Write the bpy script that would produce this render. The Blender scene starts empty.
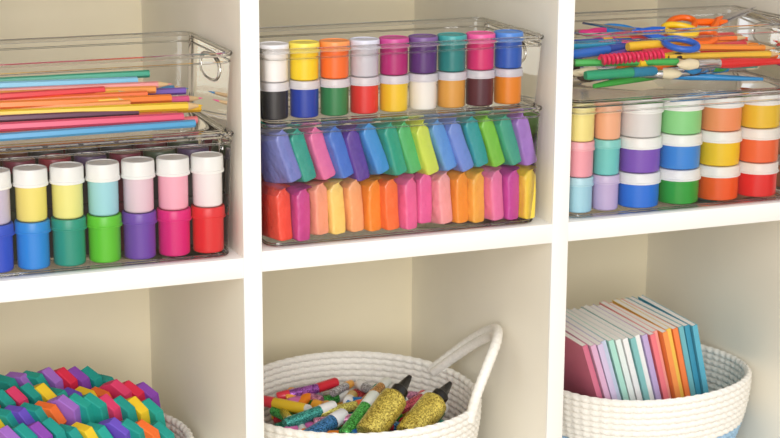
import bpy, math, random
import numpy as np
from mathutils import Vector, Matrix, Euler
random.seed(7)
sc=bpy.context.scene
def lin(c):
    return tuple(((x/255)/12.92 if x/255<=.04045 else ((x/255+.055)/1.055)**2.4) for x in c)
MATS={}
def mat(c,rough=.4,kind='plastic',name=None):
    key=(tuple(c),rough,kind)
    if key in MATS: return MATS[key]
    m=bpy.data.materials.new(name or kind+'_%d_%d_%d'%tuple(c)); m.use_nodes=True
    nt=m.node_tree; b=nt.nodes['Principled BSDF']; l=lin(c)
    b.inputs['Base Color'].default_value=(*l,1); b.inputs['Roughness'].default_value=rough
    def noise(scale,dist,strength,det=3):
        tc=nt.nodes.new('ShaderNodeTexCoord'); n=nt.nodes.new('ShaderNodeTexNoise'); n.inputs['Scale'].default_value=scale; n.inputs['Detail'].default_value=det
        bp=nt.nodes.new('ShaderNodeBump'); bp.inputs['Strength'].default_value=strength; bp.inputs['Distance'].default_value=dist
        nt.links.new(tc.outputs['Object'],n.inputs['Vector']); nt.links.new(n.outputs['Fac'],bp.inputs['Height']); nt.links.new(bp.outputs['Normal'],b.inputs['Normal'])
        return n
    def vary(n,amt):
        r=nt.nodes.new('ShaderNodeValToRGB'); r.color_ramp.elements[0].position=.35; r.color_ramp.elements[1].position=.65
        r.color_ramp.elements[0].color=(*[x*(1-amt) for x in l],1); r.color_ramp.elements[1].color=(*[min(1,x*(1+amt*.5)) for x in l],1)
        nt.links.new(n.outputs['Fac'],r.inputs['Fac']); nt.links.new(r.outputs['Color'],b.inputs['Base Color'])
    if kind=='paint_wood': vary(noise(6,.0005,.1),.02)
    if kind=='pouch':
        noise(75,.0032,.85,2); b.inputs['Coat Weight'].default_value=.6; b.inputs['Coat Roughness'].default_value=.12
    if kind=='cloth': vary(noise(400,.0004,.5),.07)
    if kind=='foam': noise(900,.0002,.3)
    if kind=='glitter':
        tc=nt.nodes.new('ShaderNodeTexCoord'); v=nt.nodes.new('ShaderNodeTexVoronoi'); v.inputs['Scale'].default_value=800
        nt.links.new(tc.outputs['Object'],v.inputs['Vector'])
        h=nt.nodes.new('ShaderNodeSeparateColor'); nt.links.new(v.outputs['Color'],h.inputs[0])
        r=nt.nodes.new('ShaderNodeValToRGB'); r.color_ramp.elements[0].color=(*[x*.35 for x in l],1); r.color_ramp.elements[1].color=(*[min(1,x*1.6+.12) for x in l],1)
        nt.links.new(h.outputs[0],r.inputs['Fac']); nt.links.new(r.outputs['Color'],b.inputs['Base Color'])
        b.inputs['Metallic'].default_value=.45; b.inputs['Roughness'].default_value=.3
        bp=nt.nodes.new('ShaderNodeBump'); bp.inputs['Distance'].default_value=.0006; nt.links.new(h.outputs[1],bp.inputs['Height']); nt.links.new(bp.outputs['Normal'],b.inputs['Normal'])
    if kind=='metal': b.inputs['Metallic'].default_value=1
    MATS[key]=m; return m
def acrylic():
    m=bpy.data.materials.new('clear_acrylic'); m.use_nodes=True; nt=m.node_tree; nt.nodes.clear()
    o=nt.nodes.new('ShaderNodeOutputMaterial'); mx=nt.nodes.new('ShaderNodeMixShader'); t=nt.nodes.new('ShaderNodeBsdfTransparent'); g=nt.nodes.new('ShaderNodeBsdfGlossy')
    t.inputs[0].default_value=(.985,.985,.98,1); g.inputs['Roughness'].default_value=.04; g.inputs['Color'].default_value=(1,1,1,1)
    f=nt.nodes.new('ShaderNodeFresnel'); f.inputs['IOR'].default_value=1.42
    nt.links.new(f.outputs[0],mx.inputs[0]); nt.links.new(t.outputs[0],mx.inputs[1]); nt.links.new(g.outputs[0],mx.inputs[2]); nt.links.new(mx.outputs[0],o.inputs[0])
    e=bpy.data.materials.new('clear_acrylic_edge'); e.use_nodes=True; nt=e.node_tree; nt.nodes.clear()
    o=nt.nodes.new('ShaderNodeOutputMaterial'); g=nt.nodes.new('ShaderNodeBsdfGlass'); g.inputs['IOR'].default_value=1.45; g.inputs['Roughness'].default_value=.03; g.inputs['Color'].default_value=(.93,.925,.92,1)
    nt.links.new(g.outputs[0],o.inputs[0])
    return m,e
ACR,EDGE=acrylic()
class B:
    def __init__(s): s.v=[];s.f=[];s.m=[];s.mats=[]
    def mi(s,m):
        if m not in s.mats: s.mats.append(m)
        return s.mats.index(m)
    def add(s,vs,fs,m,M=None):
        o=len(s.v); k=s.mi(m)
        for p in vs:
            p=Vector(p); s.v.append(tuple(M@p if M is not None else p))
        for f in fs: s.f.append([o+i for i in f]); s.m.append(k)
    def lathe(s,prof,m,M=None,seg=28,sides=None):
        vs=[];fs=[];ring=[]
        for r,z in prof:
            if r<1e-7: ring.append([len(vs)]); vs.append((0,0,z))
            else:
                ring.append(list(range(len(vs),len(vs)+seg)))
                vs+=[(r*math.cos(2*math.pi*i/seg),r*math.sin(2*math.pi*i/seg),z) for i in range(seg)]
        for a,b in zip(ring,ring[1:]):
            for i in range(seg):
                j=(i+1)%seg
                if len(a)==1 and len(b)==1: continue
                if len(a)==1: fs.append([a[0],b[j],b[i]])
                elif len(b)==1: fs.append([a[i],a[j],b[0]])
                else: fs.append([a[i],a[j],b[j],b[i]])
        s.add(vs,fs,m,M)
    def box(s,lo,hi,m,M=None,bev=0.0):
        if bev<=0:
            x0,y0,z0=lo;x1,y1,z1=hi
            vs=[(x0,y0,z0),(x1,y0,z0),(x1,y1,z0),(x0,y1,z0),(x0,y0,z1),(x1,y0,z1),(x1,y1,z1),(x0,y1,z1)]
            s.add(vs,[[0,3,2,1],[4,5,6,7],[0,1,5,4],[1,2,6,5],[2,3,7,6],[3,0,4,7]],m,M)
        else:
            import bmesh
            bm=bmesh.new(); bmesh.ops.create_cube(bm,size=1)
            for v in bm.verts: v.co=Vector([(lo[i]+hi[i])/2+v.co[i]*(hi[i]-lo[i]) for i in range(3)])
            bmesh.ops.bevel(bm,geom=bm.edges[:],offset=bev,segments=2,affect='EDGES',profile=.5)
            bm.verts.index_update()
            s.add([v.co.copy() for v in bm.verts],[[v.index for v in f.verts] for f in bm.faces],m,M); bm.free()
    def tube(s,path,r,m,closed=False,seg=8,M=None,sq=None):
        n=len(path);P=[Vector(p) for p in path];vs=[];fs=[]
        N=None
        for i in range(n):
            if closed: T=(P[(i+1)%n]-P[i-1])
            else: T=(P[min(i+1,n-1)]-P[max(i-1,0)])
            T.normalize()
            if N is None:
                N=Vector((0,0,1)) if abs(T.z)<.9 else Vector((1,0,0))
            N=(N-T*N.dot(T)).normalized(); Bn=T.cross(N)
            rr=r[i] if isinstance(r,(list,tuple)) else r
            a,b=(rr,rr) if sq is None else (rr*sq[0],rr*sq[1])
            for k in range(seg):
                t=2*math.pi*k/seg; vs.append(P[i]+N*math.cos(t)*a+Bn*math.sin(t)*b)
        for i in range(n if closed else n-1):
            j=(i+1)%n
            for k in range(seg):
                l=(k+1)%seg; fs.append([i*seg+k,i*seg+l,j*seg+l,j*seg+k])
        if not closed: fs.append(list(range(seg))[::-1]); fs.append([(n-1)*seg+k for k in range(seg)])
        s.add(vs,fs,m,M)
    def make(s,name,parent=None,angle=35,dz=0):
        me=bpy.data.meshes.new(name)
        me.from_pydata(s.v,[],s.f)
        for m in s.mats: me.materials.append(m)
        me.polygons.foreach_set('material_index',s.m); me.polygons.foreach_set('use_smooth',[True]*len(s.f))
        me.update(); me.set_sharp_from_angle(angle=math.radians(angle))
        ob=bpy.data.objects.new(name,me); sc.collection.objects.link(ob); ob.location.z=dz
        if parent: ob.parent=parent
        return ob
def align(p,d,roll=0):
    d=Vector(d).normalized(); q=d.to_track_quat('Z','Y')
    return Matrix.Translation(p)@q.to_matrix().to_4x4()@Matrix.Rotation(roll,4,'Z')
def crom(P,n):
    P=[Vector(p) for p in P]; P=[P[0]*2-P[1]]+P+[P[-1]*2-P[-2]]; out=[]
    for i in range(1,len(P)-2):
        for k in range(n):
            t=k/n; a,b,c,d=P[i-1:i+3]
            out.append(.5*((2*b)+(c-a)*t+(2*a-5*b+4*c-d)*t*t+(3*b-a-3*c+d)*t**3))
    out.append(P[-2]); return out
# ---------------- shelf unit -------------
WHITE=mat((240,238,234),.45,'paint_wood','white_laminate'); CREAM=mat((249,238,209),.5,'paint_wood','cream_laminate'); INNER_BOUNCE=mat((249,244,230),.5,'paint_wood','inner_laminate_bounce_tint')  # last one: divider sides tinted pale cream, bounced light put into the colour
D=.397; LZ=-.005
b=B()
XD=[(-.730,-.710),(-.375,-.355),(-.02,0),(.335,.355),(.69,.71),(1.045,1.065)]
ZS=[(-.736,-.714),(-.379,-.357),(-.022,0),(.335,.357),(.692,.714)]
for x0,x1 in XD:
    b.box((x0,0,-.736),(x1,.004,.714),WHITE,bev=.0008)
    b.box((x0,.0035,-.736),(x1,D,.714),INNER_BOUNCE)
for i in range(len(XD)-1):
    for z0,z1 in ZS:
        dz=LZ if (i==1 and z1==0) else 0
        b.box((XD[i][1]-.0005,.0012,z0+dz),(XD[i+1][0]+.0005,D,z1+dz),WHITE,bev=.001)
b.box((XD[0][0]+.002,D,-.73),(XD[-1][1]-.002,D+.008,.71),CREAM)
b.make('cube_shelf_unit',angle=30)
b=B(); b.box((-2.5,-3.2,-.80),(3,.45,-.738),mat((206,186,158),.5,'paint_wood','floor_wood')); b.make('floor')
b=B(); b.box((-2.5,D+.012,-.738),(3,D+.09,1.9),mat((232,228,220),.8,'paint_wood','wall_paint')); b.make('wall_back')
# ---------------- bins -------------
def rrect(x0,x1,y0,y1,r,z,n=6):
    pts=[]
    for cx,cy,a0 in ((x1-r,y1-r,0),(x0+r,y1-r,90),(x0+r,y0+r,180),(x1-r,y0+r,270)):
        for k in range(n+1):
            a=math.radians(a0+90*k/n); pts.append((cx+r*math.cos(a),cy+r*math.sin(a),z))
    return pts
def bin_(x0,x1,y0,y1,z0,z1):
    b=B(); R=.014; ins=.004
    lv=[(ins+.004,0),(ins+.001,.0015),(ins,.005),(0,z1-z0-.003),(-.001,z1-z0)]
    rings=[rrect(x0+i,x1-i,y0+i,y1-i,R,z0+h) for i,h in lv]; n=len(rings[0])
    vs=[p for r in rings for p in r]; fs=[]
    for a in range(len(rings)-1):
        for k in range(n):
            j=(k+1)%n; fs.append([a*n+k,a*n+j,(a+1)*n+j,(a+1)*n+k])
    fs.append(list(range(n))[::-1]); b.add(vs,fs,ACR)
    b.tube(rrect(x0,x1,y0,y1,R,z1),.0025,EDGE,closed=True,seg=8)
    b.tube(rrect(x0+.0006,x1-.0006,y0+.0006,y1-.0006,R,z1-.008),.0011,EDGE,closed=True,seg=6)
    b.tube(rrect(x0+ins+.001,x1-ins-.001,y0+ins+.001,y1-ins-.001,R,z0+.0025),.0018,EDGE,closed=True,seg=8)
    ym=(y0+y1)/2; zc=z1-.024
    for X in (x1-.0012,x0+.0012):
        pts=[]
        for k in range(28):
            t=2*math.pi*k/28; pts.append((X,ym+.034*math.copysign(abs(math.cos(t))**.75,math.cos(t)),zc+.013*math.copysign(abs(math.sin(t))**.8,math.sin(t))))
        b.tube(pts,.0018,EDGE,closed=True,seg=6)
    return b
YB=.004;YE=.168
BX=[(-.345,-.026),(.006,.3235),(.358,.662)]
for i,(x0,x1) in enumerate(BX):
    dz=LZ if i==0 else 0
    bin_(x0,x1,YB,YE,.0008,.1285).make('clear_storage_bin',dz=dz)
    bin_(x0,x1,YB,YE,.1297,.206-dz).make('clear_storage_bin',dz=dz)
# ---------------- jars -------------
def jar(b,x,y,z,r,h,lidc,bodyc,lidh=None,lidr=1.07,rough=.3,seg=30):
    lh=lidh or h*.3; M=Matrix.Translation((x,y,z)); L=mat(lidc,.35); C=mat(bodyc,rough)
    bh=h-lh
    b.lathe([(0,0),(r*.86,0),(r*.93,h*.03),(r*.94,bh*.5),(r*.94,bh+.001)],C,M,seg)
    R=r*lidr*.94
    b.lathe([(r*.9,bh),(R*1.03,bh),(R*1.03,bh+lh*.14),(R*.99,bh+lh*.18),(R*.985,h-lh*.14),(R*.95,h-.0003),(R*.86,h),(R*.84,h-.0008),(0,h-.0008)],L,M,seg)
W=(246,246,244)
b=B()
top=[(200,190,215),(238,222,120),(236,230,140),(158,214,226),(228,200,212),(244,176,196),(240,236,236)]
bot=[(40,80,200),(30,140,225),(25,150,130),(95,200,45),(112,70,175),(222,25,125),(225,38,48)]
back=[(60,60,70),(120,30,60),(90,90,95),(150,40,60),(120,60,30),(90,70,110),(60,80,60),(110,110,110)]
top=[(235,160,60)]+top; bot=[(90,60,160)]+bot
for i in range(8):
    x=-.0485-.0362*(7-i)
    jar(b,x,.030,.0045,.0172,.0480,bot[i],bot[i],.012,1.10)
    jar(b,x,.030,.0530,.0163,.0525,W,top[i],.0175,1.11,.25)
for r_,y in enumerate((.069,.108,.143)):
    for i in range(8):
        x=-.052-.0362*i; c=random.choice(back); c2=random.choice(back)
        jar(b,x,y,.0045,.0165,.0515,c2,c2,.014,1.08,seg=20); jar(b,x,y,.0565,.0165,.050,c,c2,.012,1.08,seg=20)
b.make('tall_paint_jars',dz=LZ)
b=B()
tl=[(225,222,225),(244,216,60),(244,130,50),(205,205,222),(190,40,125),(95,55,125),(30,140,140),(224,60,135),(45,110,200)]
tb=[(240,236,236),(244,210,30),(244,110,35),(200,200,210),(180,25,115),(85,40,120),(15,130,130),(220,40,115),(25,90,190)]
bb=[(35,35,42),(20,60,170),(40,130,75),(225,45,45),(238,200,40),(238,236,232),(222,160,70),(85,30,50),(240,140,30)]
for i in range(9):
    x=.0235+.0333*i
    jar(b,x,.028,.1340,.0158,.0385,(215,213,220),bb[i],.0085,1.1)
    jar(b,x,.028,.1730,.0158,.0385,tuple(int(v*.85+255*.15) for v in tl[i]),tb[i],.010,1.1)
b.make('small_paint_pots')
b=B()
for x,cs in ((.3835,[(165,215,232),(240,160,175),(240,225,140)]),(.4168,[(200,180,220),(110,205,200),(244,178,140)])):
    for k,c in enumerate(cs):
        l=tuple(int(v*.85+255*.15) for v in c); jar(b,x,.032,.0045+.0405*k,.0158,.040,l,c,.010,1.08)
for x,cs in ((.4610,[(30,120,225),(130,85,190),(225,222,222)]),(.5135,[(35,165,60),(50,140,225),(140,215,140)]),(.5665,[(245,95,30),(245,205,30),(244,150,100)]),(.6190,[(235,35,40),(244,110,60),(240,200,50)])):
    for k,c in enumerate(cs): jar(b,x,.036,.0045+.0405*k,.0255,.040,W,c,.0125,1.06,seg=40)
for x in (.387,.437,.487,.537,.587,.632):
    for k in range(3):
        c=random.choice([(244,178,140),(110,205,200),(235,35,40),(50,140,225)]); jar(b,x,.110,.0045+.0405*k,.022,.040,W,c,.0125,1.06,seg=20)
b.make('colored_paint_pots')
# ---------------- clay packs -------------
def pouch(b,M,h,w,t,col,seed):
    rnd=random.Random(seed); m=mat(col,.4,'pouch'); NU=28
    ts=[-1,-.985,-.95,-.90,-.5,0,.4,.58,.63,.68,.76,.83,.87,.93,1]; vs=[];fs=[]
    ph=rnd.random()*6; fl=rnd.uniform(.005,.012); tw=rnd.uniform(-.0018,.0018)
    for k,s in enumerate(ts):
        a=abs(s)
        if s<=-.90: q={-1:.72,-.985:.88,-.95:.97,-.90:1}[s]
        elif s<=.58: q=1
        elif s<=.87: q=1-((s-.58)/.29)*.97
        else: q=0
        T=t/2*q+.0007
        Wd=w/2*(1.0 if s<.6 else 1.0-.06*max(0,(s-.86)/.14))
        for i in range(NU):
            th=2*math.pi*i/NU+math.pi/NU; c,s_=math.cos(th),math.sin(th)
            x=T*math.copysign(abs(c)**.24,c); y=Wd*math.copysign(abs(s_)**.24,s_)
            wr=(math.sin(y*200+ph+s*4)*.0004)*(1 if a<.97 else 0)
            bend=fl*max(0,(s-.78)/.22)**1.1
            zz=s*h/2-.5*bend+ (0.0008*math.sin(y*900) if s==1 else 0)+tw*y/w*3
            vs.append((x+wr+bend,y,zz))
    n=len(ts)
    for k in range(n-1):
        for i in range(NU):
            j=(i+1)%NU; fs.append([k*NU+i,k*NU+j,(k+1)*NU+j,(k+1)*NU+i])
    fs.append(list(range(NU))[::-1]); fs.append([(n-1)*NU+i for i in range(NU)])
    b.add(vs,fs,m,M)
b=B()
topc=[(125,135,205),(35,162,142),(234,115,168),(75,125,212),(95,60,158),(65,150,220),(40,165,142),(80,185,115),(212,226,85),(95,155,222),(115,145,220),(35,160,165),(128,203,65),(60,170,142),(168,120,208)]
botc=[(236,78,60),(205,72,152),(244,165,138),(246,216,122),(246,174,120),(246,148,48),(244,118,55),(238,110,165),(234,100,165),(244,170,174),(246,156,55),(246,184,75),(238,130,180),(204,72,170),(246,216,68)]
for row,(cols,zc,hh,lean) in enumerate(((botc,.0378,.061,-3),(topc,.0955,.062,-18))):
    for back_ in (1,0):
        for i in range(15):
            x=(.0225 if row==0 else .0262)+(.0202 if row==0 else .0196)*i+random.uniform(-.0006,.0006); c=cols[i] if not back_ else random.choice(cols)
            y=.036 if not back_ else .106
            M=Matrix.Translation((x,y+random.uniform(-.003,.003),zc+random.uniform(-.0008,.0015)))@Matrix.Rotation(math.radians(lean+random.uniform(-3,3)),4,'Y')@Matrix.Rotation(math.radians(15+random.uniform(-5,5)),4,'Z')
            pouch(b,M,hh,.050,.0170,c,i+40*row+100*back_)
b.make('modeling_clay_packs',angle=40)
# ---------------- pencils -------------
b=B()
WOODP=mat((225,190,140),.6)
def pencil(p0,p1,c,r=.0038,tip=True,seg=6):
    p0=Vector(p0);p1=Vector(p1);d=(p1-p0);L=d.length;M=align(p0,d,.3)
    C=mat(c,.3); tl=.016 if tip else 0
    b.lathe([(0,0),(r*.95,0),(r,.0006),(r,L-tl)],C,M,seg)
    if tip:
        b.lathe([(r,L-tl),(r*.35,L-.005)],WOODP,M,10); b.lathe([(r*.35,L-.005),(0.0001,L)],C,M,10)
    else: b.lathe([(r,L),(0,L)],C,M,seg)
P=[((-.335,.018,.1395),(-.062,.024,.1395),(75,170,225),0,.0040),((-.335,.036,.1398),(-.13,.031,.1398),(150,30,60),0,.0038),
((-.335,.032,.1478),(-.073,.028,.1463),(235,75,120),0,.0044),((-.335,.048,.1400),(-.055,.040,.140),(240,120,130),0,.0038),
((-.335,.040,.155),(-.115,.045,.151),(95,40,80),0,.0034),((-.335,.056,.157),(-.048,.042,.154),(250,205,30),1,.0044),
((-.335,.056,.151),(-.044,.066,.147),(245,190,30),0,.0040),((-.335,.062,.165),(-.075,.066,.159),(250,130,30),0,.0044),
((-.335,.083,.163),(-.098,.074,.163),(246,110,40),0,.0042),((-.335,.074,.155),(-.034,.090,.153),(240,90,150),1,.0038),
((-.335,.085,.172),(-.085,.090,.165),(250,160,70),0,.0040),((-.335,.106,.171),(-.065,.094,.169),(235,150,150),1,.0036),
((-.335,.102,.178),(-.10,.106,.173),(130,200,235),0,.0040),((-.335,.126,.177),(-.085,.114,.178),(30,160,130),0,.0040),
((-.335,.130,.171),(-.13,.132,.171),(60,60,70),0,.0036),((-.335,.108,.162),(-.05,.100,.160),(120,80,190),0,.0038),((-.335,.070,.170),(-.14,.084,.169),(230,60,70),0,.0036),((-.335,.120,.168),(-.04,.124,.158),(40,140,200),1,.0038),
((-.335,.046,.148),(-.09,.050,.147),(246,120,50),0,.0038),((-.335,.072,.158),(-.12,.058,.158),(244,150,60),0,.0038),((-.335,.094,.165),(-.11,.082,.164),(250,190,60),1,.0036)]
for layer in range(4):
    for k in range(13-2*layer):
        y=.030+.012*layer+.0085*k; z=.1385+layer*.0073; P.append(((-.335,y,z),(-.095+random.uniform(-.045,.025),y+random.uniform(-.003,.003),z),random.choice([(80,160,210),(244,130,50),(215,70,100),(244,205,70),(246,160,90),(235,110,130)]),k%3==0,.0036))
for p0,p1,c,t,r in P: pencil(p0,p1,c,r,bool(t))
b.make('colored_pencils',dz=LZ)
# ---------------- brushes -------------
b=B(); SIL=mat((225,225,230),.25,'metal')
cols=[(25,95,205),(30,150,220),(235,40,60),(250,120,20),(250,200,30),(230,40,130),(20,160,150),(120,60,170),(60,180,70),(25,95,205),(240,90,30)]
bx=[(250,235,200),(60,40,30),(245,245,240),(30,140,210),(200,150,80)]
def brush(p,d,L,c,bc,r=.0036):
    M=align(p,d)
    b.lathe([(0,0),(r*.5,.001),(r*.75,L*.15),(r*1.15,L*.5),(r,L*.62)],mat(c,.25),M,12)
    b.lathe([(r,L*.62),(r*1.03,L*.63),(r*.9,L*.66),(r*1.03,L*.67),(r*1.05,L*.82)],SIL,M,12)
    b.lathe([(r*.95,L*.82),(r*1.25,L*.89),(r*.9,L*.96),(.0002,L)],mat(bc,.8),M,12)
for i in range(64):
    L=random.uniform(.11,.18); yaw=random.uniform(-.4,.4)+(math.pi if random.random()<.45 else 0)
    d=Vector((math.cos(yaw),math.sin(yaw),random.uniform(-.04,.05))); 
    cx=random.uniform(.370+L/2+.004,.646-L/2-.004); cy=random.uniform(.052,.120)
    cz=.141+(cy-.03)/.12*.014+random.random()*.022
    brush(Vector((cx,cy,cz))-d.normalized()*L/2,d,L,random.choice(cols),random.choice(bx),random.uniform(.0034,.0054))
for i,(c,y) in enumerate([((235,35,40),.03),((250,110,20),.045),((235,30,60),.06),((250,140,30),.08),((235,50,40),.10)]):
    brush((.648-.002*i,y,.160+.004*i),(-1,-.04+.05*i,.03),.150,c,bx[i],.0054)
b.make('paintbrushes')
b=B()
for p0,p1,c in [((.470,.050,.176),(.640,.085,.174),(240,60,80)),((.480,.065,.180),(.648,.052,.172),(250,150,40)),((.46,.12,.178),(.635,.09,.180),(250,120,30)),((.500,.045,.170),(.645,.035,.168),(250,200,50)),((.475,.090,.186),(.640,.110,.180),(235,50,60)),((.380,.045,.170),(.520,.030,.166),(60,180,80)),((.375,.120,.176),(.53,.105,.182),(30,150,200))]:
    pencil(p0,p1,c,.0040,True)
b.make('colored_pencils')
b=B()
def marker(p,d,L,r,c,cap):
    M=align(p,d)
    b.lathe([(0,0),(r*.85,0),(r*.9,.002),(r,.004),(r,L*.66)],mat(c,.3),M,18)
    b.lathe([(r*1.08,L*.66),(r*1.1,L*.67),(r*1.0,L*.96),(r*.8,L),(0,L)],mat(cap,.3),M,18)
for p,d,L,c,cap in [((.375,.060,.176),(1,.25,.02),.10,(30,110,210),(20,70,170)),((.380,.085,.182),(1,.05,.0),.11,(25,150,190),(30,90,180)),((.372,.110,.180),(1,-.18,.03),.11,(20,80,190),(250,200,30)),((.455,.035,.166),(1,.35,.06),.10,(250,205,30),(250,180,20)),((.43,.055,.172),(1,.55,.02),.09,(120,70,180),(240,110,160)),((.385,.028,.158),(1,.02,.0),.09,(30,165,120),(20,130,170)),((.455,.060,.182),(1,.12,.0),.09,(250,200,40),(245,160,30))]:
    marker(p,d,L,.0054,c,cap)
b.make('marker_pens')
b=B()
pts=[]
for k in range(150):
    t=k/149; a=t*2*math.pi*15; pts.append((.405+.085*t,.030+.0046*math.cos(a)+.01*t,.174+.0046*math.sin(a)))
b.tube(pts,.0021,mat((235,30,90),.35),seg=6); b.make('coiled_craft_cord')
def scissors(M,c,c2=None):
    b=B(); C=mat(c,.3); C2=mat(c2 or c,.3)
    for s in (-1,1):
        pts=[(s*.017+.012*math.cos(2*math.pi*k/24),-.028+.019*math.sin(2*math.pi*k/24),0) for k in range(24)]
        b.tube(pts,.0038,C if s<0 else C2,closed=True,seg=10,M=M)
        b.tube([(s*.012,-.010,0),(s*.006,.004,.0005*s),(-s*.002,.018,.0005*s),(-s*.004,.028,.0005*s)],[.004,.0045,.004,.002],C,seg=8,M=M)
        vs=[(-s*.006,.016,s*.0006),(s*.003,.018,s*.0006),(-s*.001,.085,s*.0006),(-s*.006,.03,s*.0006)]
        vs+=[(x,y,z+.0012*s) for x,y,z in vs]
        b.add(vs,[[0,1,2,3],[7,6,5,4],[0,4,5,1],[1,5,6,2],[2,6,7,3],[3,7,4,0]],SIL,M)
    b.lathe([(0,-.003),(.003,-.003),(.003,.003),(0,.003)],SIL,M@Matrix.Translation((0,.016,0)),14)
    b.make('craft_scissors')
scissors(Matrix.Translation((.585,.100,.196))@Euler((math.radians(10),math.radians(22),math.radians(-70))).to_matrix().to_4x4(),(252,110,15))
scissors(Matrix.Translation((.500,.075,.193))@Euler((math.radians(8),math.radians(-20),math.radians(62))).to_matrix().to_4x4(),(25,100,210),(250,205,30))
scissors(Matrix.Translation((.450,.115,.190))@Euler((math.radians(5),math.radians(-12),math.radians(80))).to_matrix().to_4x4(),(236,60,140),(40,140,220))
# ---------------- baskets -------------
ROPE=mat((246,243,236),.8,'cloth'); BLUE=mat((160,196,224),.8,'cloth')
def basket(cx,cy,zt,R,blue_below=None,handle=None):
    b=B(); zf=-.3565; H=zt-zf; rr=.0042; seg=340
    nc=int(H/(rr*1.85)); prof=[]
    def rad(t): return R*(.80+.20*math.sin(min(1,t*1.05)*math.pi/2))-rr
    for k in range(nc+1):
        t=(k+.5)/(nc+1); zc=zf+H*t; base=rad(t)
        for a in (-70,-35,0,35,70):
            prof.append((base+rr*math.cos(math.radians(a)),zc+rr*.95*math.sin(math.radians(a)),a/70))
    k_out=len(prof)
    base=rad(1)
    prof.append((base,zt+.001,1.6))
    for k in range(nc,-1,-1):
        t=(k+.5)/(nc+1); zc=zf+H*t; base=rad(t)
        for a in (110,145,180,215,250):
            prof.append((base+rr*math.cos(math.radians(a)),zc+rr*.95*math.sin(math.radians(a)),(a-180)/70+3))
    prof=[(prof[0][0]*.0,zf,0)]+prof+[(0,zf+.006,0)]
    N=68
    rings=[];vs=[]
    for q,(r,z,ph) in enumerate(prof):
        ring=[]
        for i in range(seg):
            th=2*math.pi*i/seg; rj=r+(.0010*math.sin(N*th+ph*1.6) if r>.01 else 0)
            wob=1+.012*math.sin(3*th+cx*40)
            ring.append(len(vs)); vs.append((cx+max(rj,.0001)*wob*math.cos(th),cy+max(rj,.0001)*wob*math.sin(th),z+.003*math.sin(2*th+cx*30)*max(0,(z-zf)/H)))
        rings.append(ring)
    fw=[];fb=[]
    for q in range(len(rings)-1):
        a,c=rings[q],rings[q+1]
        zmid=(prof[q][1]+prof[q+1][1])/2; blue=blue_below is not None and zmid<blue_below and q<k_out
        for i in range(seg):
            j=(i+1)%seg; (fb if blue else fw).append([a[i],a[j],c[j],c[i]])
    b.add(vs,fw+fb,ROPE)
    if fb:
        k=b.mi(BLUE)
        for i in range(len(fw),len(fw)+len(fb)): b.m[i]=k
    if handle:
        ctr=[(cx+(R-.006+o)*math.cos(math.radians(a)),cy+(R-.006+o)*math.sin(math.radians(a)),zt-.012+h) for a,h,o in handle]
        pts=crom(ctr,14); c0=sum(pts,Vector())/len(pts); c0.z=zt-.012; n=len(pts)
        for off in (0,.0085):
            p2=[]
            for k,p in enumerate(pts):
                v=p-c0; p2.append(p+v.normalized()*off)
            b.tube(p2,[.0060*(1+.06*math.sin(k*1.9)) for k in range(n)],ROPE,seg=10)
    return b.make('woven_rope_basket',angle=60)
basket(.166,.165,-.227,.150,handle=[(-44,0,0),(-45,.030,.008),(-41,.060,.016),(-31,.079,.020),(-17,.078,.019),(-2,.058,.012),(13,.030,.006),(27,0,0)])
basket(-.165,.170,-.250,.132)
basket(.548,.168,-.240,.139,blue_below=-.302)
# ---------------- notebooks -------------
b=B(); PAGE=mat((250,248,245),.8)
nc=[(206,112,138),(214,170,200),(205,190,220),(196,206,226),(170,220,205),(225,235,232),(238,238,238),(130,190,190),(244,244,240),(190,170,215),(235,120,130),(244,170,160),(245,150,80),(240,205,90),(240,130,70),(110,180,190),(60,150,180),(90,175,200)]
hN=.150; n=len(nc)
for i,c in enumerate(nc):
    x=.480+.138*i/(n-1)+random.uniform(-.0005,.0005); lean=math.radians(-18.5+i*.30); t=.0029
    M=Matrix.Translation((x,.096+random.uniform(-.005,.005),-.322+i*.0003))@Matrix.Rotation(lean,4,'Y')@Matrix.Rotation(math.radians(random.uniform(-1.2,1.2)),4,'Z')
    C=mat(c,.5); dpt=.136
    b.box((-t-.0005,0,0),(-t,dpt,hN),C,M); b.box((t,0,0),(t+.0005,dpt,hN),C,M); b.box((-t-.0005,-.0008,0),(t+.0005,0.0003,hN),C,M)
    b.box((-t,.0003,.0015),(t,dpt-.002,hN-.0004),PAGE,M)
b.make('notebooks')
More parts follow.
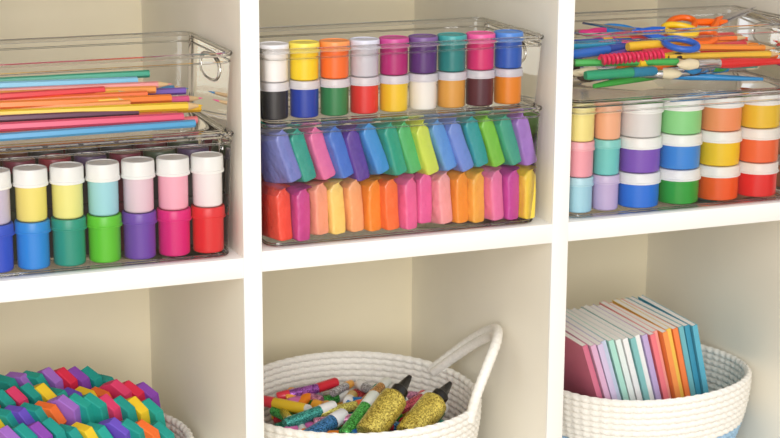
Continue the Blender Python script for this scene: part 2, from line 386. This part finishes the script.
# ---------------- foam shapes -------------
b=B()
fc=[(225,40,75),(25,155,145),(245,205,40),(140,70,180),(245,115,45),(30,165,150),(225,60,110),(165,110,205),(110,80,200),(25,155,145)]
def foam(M,r,t,c):
    n=48;vs=[];fs=[]
    def sh(th): 
        a=((th+math.pi/6)%(math.pi/3))-math.pi/6; return r*(math.cos(math.pi/6)/math.cos(a))**.95
    for zz,s in ((-t/2,.96),(-t/2*.85,1),(t/2*.85,1),(t/2,.96)):
        for i in range(n):
            th=2*math.pi*i/n; q=sh(th)*s; vs.append((q*math.cos(th),q*math.sin(th),zz))
    for a in range(3):
        for i in range(n): j=(i+1)%n; fs.append([a*n+i,a*n+j,(a+1)*n+j,(a+1)*n+i])
    fs.append(list(range(n))[::-1]); fs.append([3*n+i for i in range(n)])
    b.add(vs,fs,mat(c,.7,'foam'),M)
k=0
for row in range(5):
    y=.072+.045*row; half=math.sqrt(max(0,.113**2-(y-.17)**2)); z=-.262+.034*math.sin(min(1,(row+.5)/3.4)*math.pi/2)
    x=-.165-half+.014
    grp=0;yawrow=.7;rot0=0;cnt=0
    while x<-.165+half-.016:
        dome=.016*(1-((x+.20)/.12)**2)
        if cnt<=0:
            cnt=random.choice([3,4,5]); grp=random.uniform(-.007,.008); yawrow=math.radians(random.uniform(28,44)); rot0=random.choice([0,math.pi/6]); x+=.002
        cnt-=1
        for lay in (0,1):
            M=Matrix.Translation((x,y+random.uniform(-.003,.003),z+dome+grp-.038*lay))@Euler((random.uniform(-.05,.05),math.radians(90-14+random.uniform(-3,3)),yawrow)).to_matrix().to_4x4()@Matrix.Rotation(rot0+random.uniform(-.10,.10),4,'Z')
            foam(M,.0225,.0122,fc[(k*3+row*2+lay)%10] if random.random()<.6 else random.choice(fc))
        k+=1; x+=.0158
b.make('foam_craft_shapes',angle=28)
# ---------------- glitter tubes -------------
b=B()
def tubeg(p,d,L,r,c,cap,kind='glitter'):
    M=align(p,d)
    b.lathe([(0,0),(r*.8,0),(r,.002),(r,L*.7)],mat(c,.35,kind),M,16)
    b.lathe([(r*1.02,L*.7),(r*1.05,L*.71),(r*1.0,L*.97),(r*.85,L),(0,L)],mat(cap,.3),M,16)
gc=[(20,120,190),(30,170,150),(40,170,60),(220,40,60),(235,130,170),(240,200,50),(180,180,190),(150,60,170),(245,140,30)]
for i in range(240):
    a=random.random()*6.283; rad_=.092*math.sqrt(random.random()); L=random.uniform(.05,.075)
    x=.166+rad_*math.cos(a); y=.165+rad_*math.sin(a); z=-.332+.084*(i/240)
    yaw=random.uniform(0,6.283); d=Vector((math.cos(yaw),math.sin(yaw),random.uniform(-.2,.2)))
    tubeg(Vector((x,y,z))-d.normalized()*L/2,d,L,random.uniform(.005,.0072),random.choice(gc),random.choice([(240,240,240),(235,60,80),(250,180,60),(240,240,240),(230,120,190)]),random.choice(['glitter','glitter','plastic']))
for p,d,L,r,c,cap in [((.075,.090,-.247),(.8,.45,.12),.072,.0088,(20,120,190),(240,240,245)),((.120,.080,-.246),(.6,.5,.28),.078,.0082,(60,180,60),(235,240,235)),((.090,.065,-.252),(.9,.3,.1),.06,.0075,(30,150,170),(30,110,190)),((.115,.150,-.243),(.9,.1,.05),.07,.006,(240,200,80),(235,110,60)),((.10,.125,-.243),(.9,-.2,.05),.07,.006,(235,130,170),(240,240,240)),((.150,.09,-.243),(.7,.6,.08),.07,.006,(210,40,60),(210,40,60)),((.18,.17,-.243),(.5,.5,.05),.07,.006,(200,140,60),(235,240,235)),((.21,.13,-.243),(.8,.5,.05),.06,.006,(220,60,90),(230,230,230)),((.225,.08,-.248),(.6,.7,.05),.06,.006,(60,150,90),(240,240,240)),((.07,.14,-.246),(.8,.2,.1),.07,.007,(30,160,150),(240,240,240))]:
    tubeg(p,d,L,r,c,cap)
b.make('glitter_tubes')
GOLD=mat((220,178,55),.3,'glitter','gold_glitter'); BLK=mat((22,22,24),.3)
for p,d in (((.140,.058,-.240),(.64,.42,.42)),((.184,.048,-.244),(.68,.44,.36))):
    b=B(); M=align(p,d); r=.0165
    b.lathe([(0,0),(r*.85,0),(r,.003),(r,.054),(r*.95,.060),(r*.55,.066)],GOLD,M,28)
    b.lathe([(r*.60,.064),(r*.62,.065),(r*.60,.074),(r*.42,.077),(r*.28,.088),(r*.16,.096),(0,.097)],BLK,M,20)
    b.make('gold_glitter_glue_bottle')
# ---------------- light/camera -------------
w=bpy.data.worlds.new('w'); sc.world=w; w.use_nodes=True; bg=w.node_tree.nodes['Background']; bg.inputs[0].default_value=(1,.985,.96,1); bg.inputs[1].default_value=.85
def area(n,loc,target,size,e,c):
    l=bpy.data.lights.new(n,'AREA'); l.size=size; l.energy=e; l.color=c; o=bpy.data.objects.new(n,l); sc.collection.objects.link(o)
    o.location=loc; o.rotation_euler=(Vector(target)-Vector(loc)).to_track_quat('-Z','Y').to_euler()
area('added_softbox_fill',(-.8,-2.8,.8),(.15,.1,0),1.9,67,(1,.985,.965))  # added softbox that brightens the compartments from the front; no window here
cam=bpy.data.cameras.new('camera'); co=bpy.data.objects.new('camera',cam); sc.collection.objects.link(co); sc.camera=co
yaw,pit,rol,f=.3856,-.2397,.0056,1796.85
fw=Vector((math.sin(yaw)*math.cos(pit),math.cos(yaw)*math.cos(pit),math.sin(pit))); r=Vector((math.cos(yaw),-math.sin(yaw),0)); u=r.cross(fw)
r2=math.cos(rol)*r+math.sin(rol)*u; u2=-math.sin(rol)*r+math.cos(rol)*u
Mx=Matrix((r2,u2,-fw)).transposed().to_4x4(); Mx.translation=Vector((-.5519,-1.7096,.4735)); co.matrix_world=Mx
cam.sensor_width=36; cam.lens=f/780*36; cam.clip_start=.01
cam.dof.use_dof=True; cam.dof.focus_distance=1.88; cam.dof.aperture_fstop=14
sc.view_settings.view_transform='Standard'
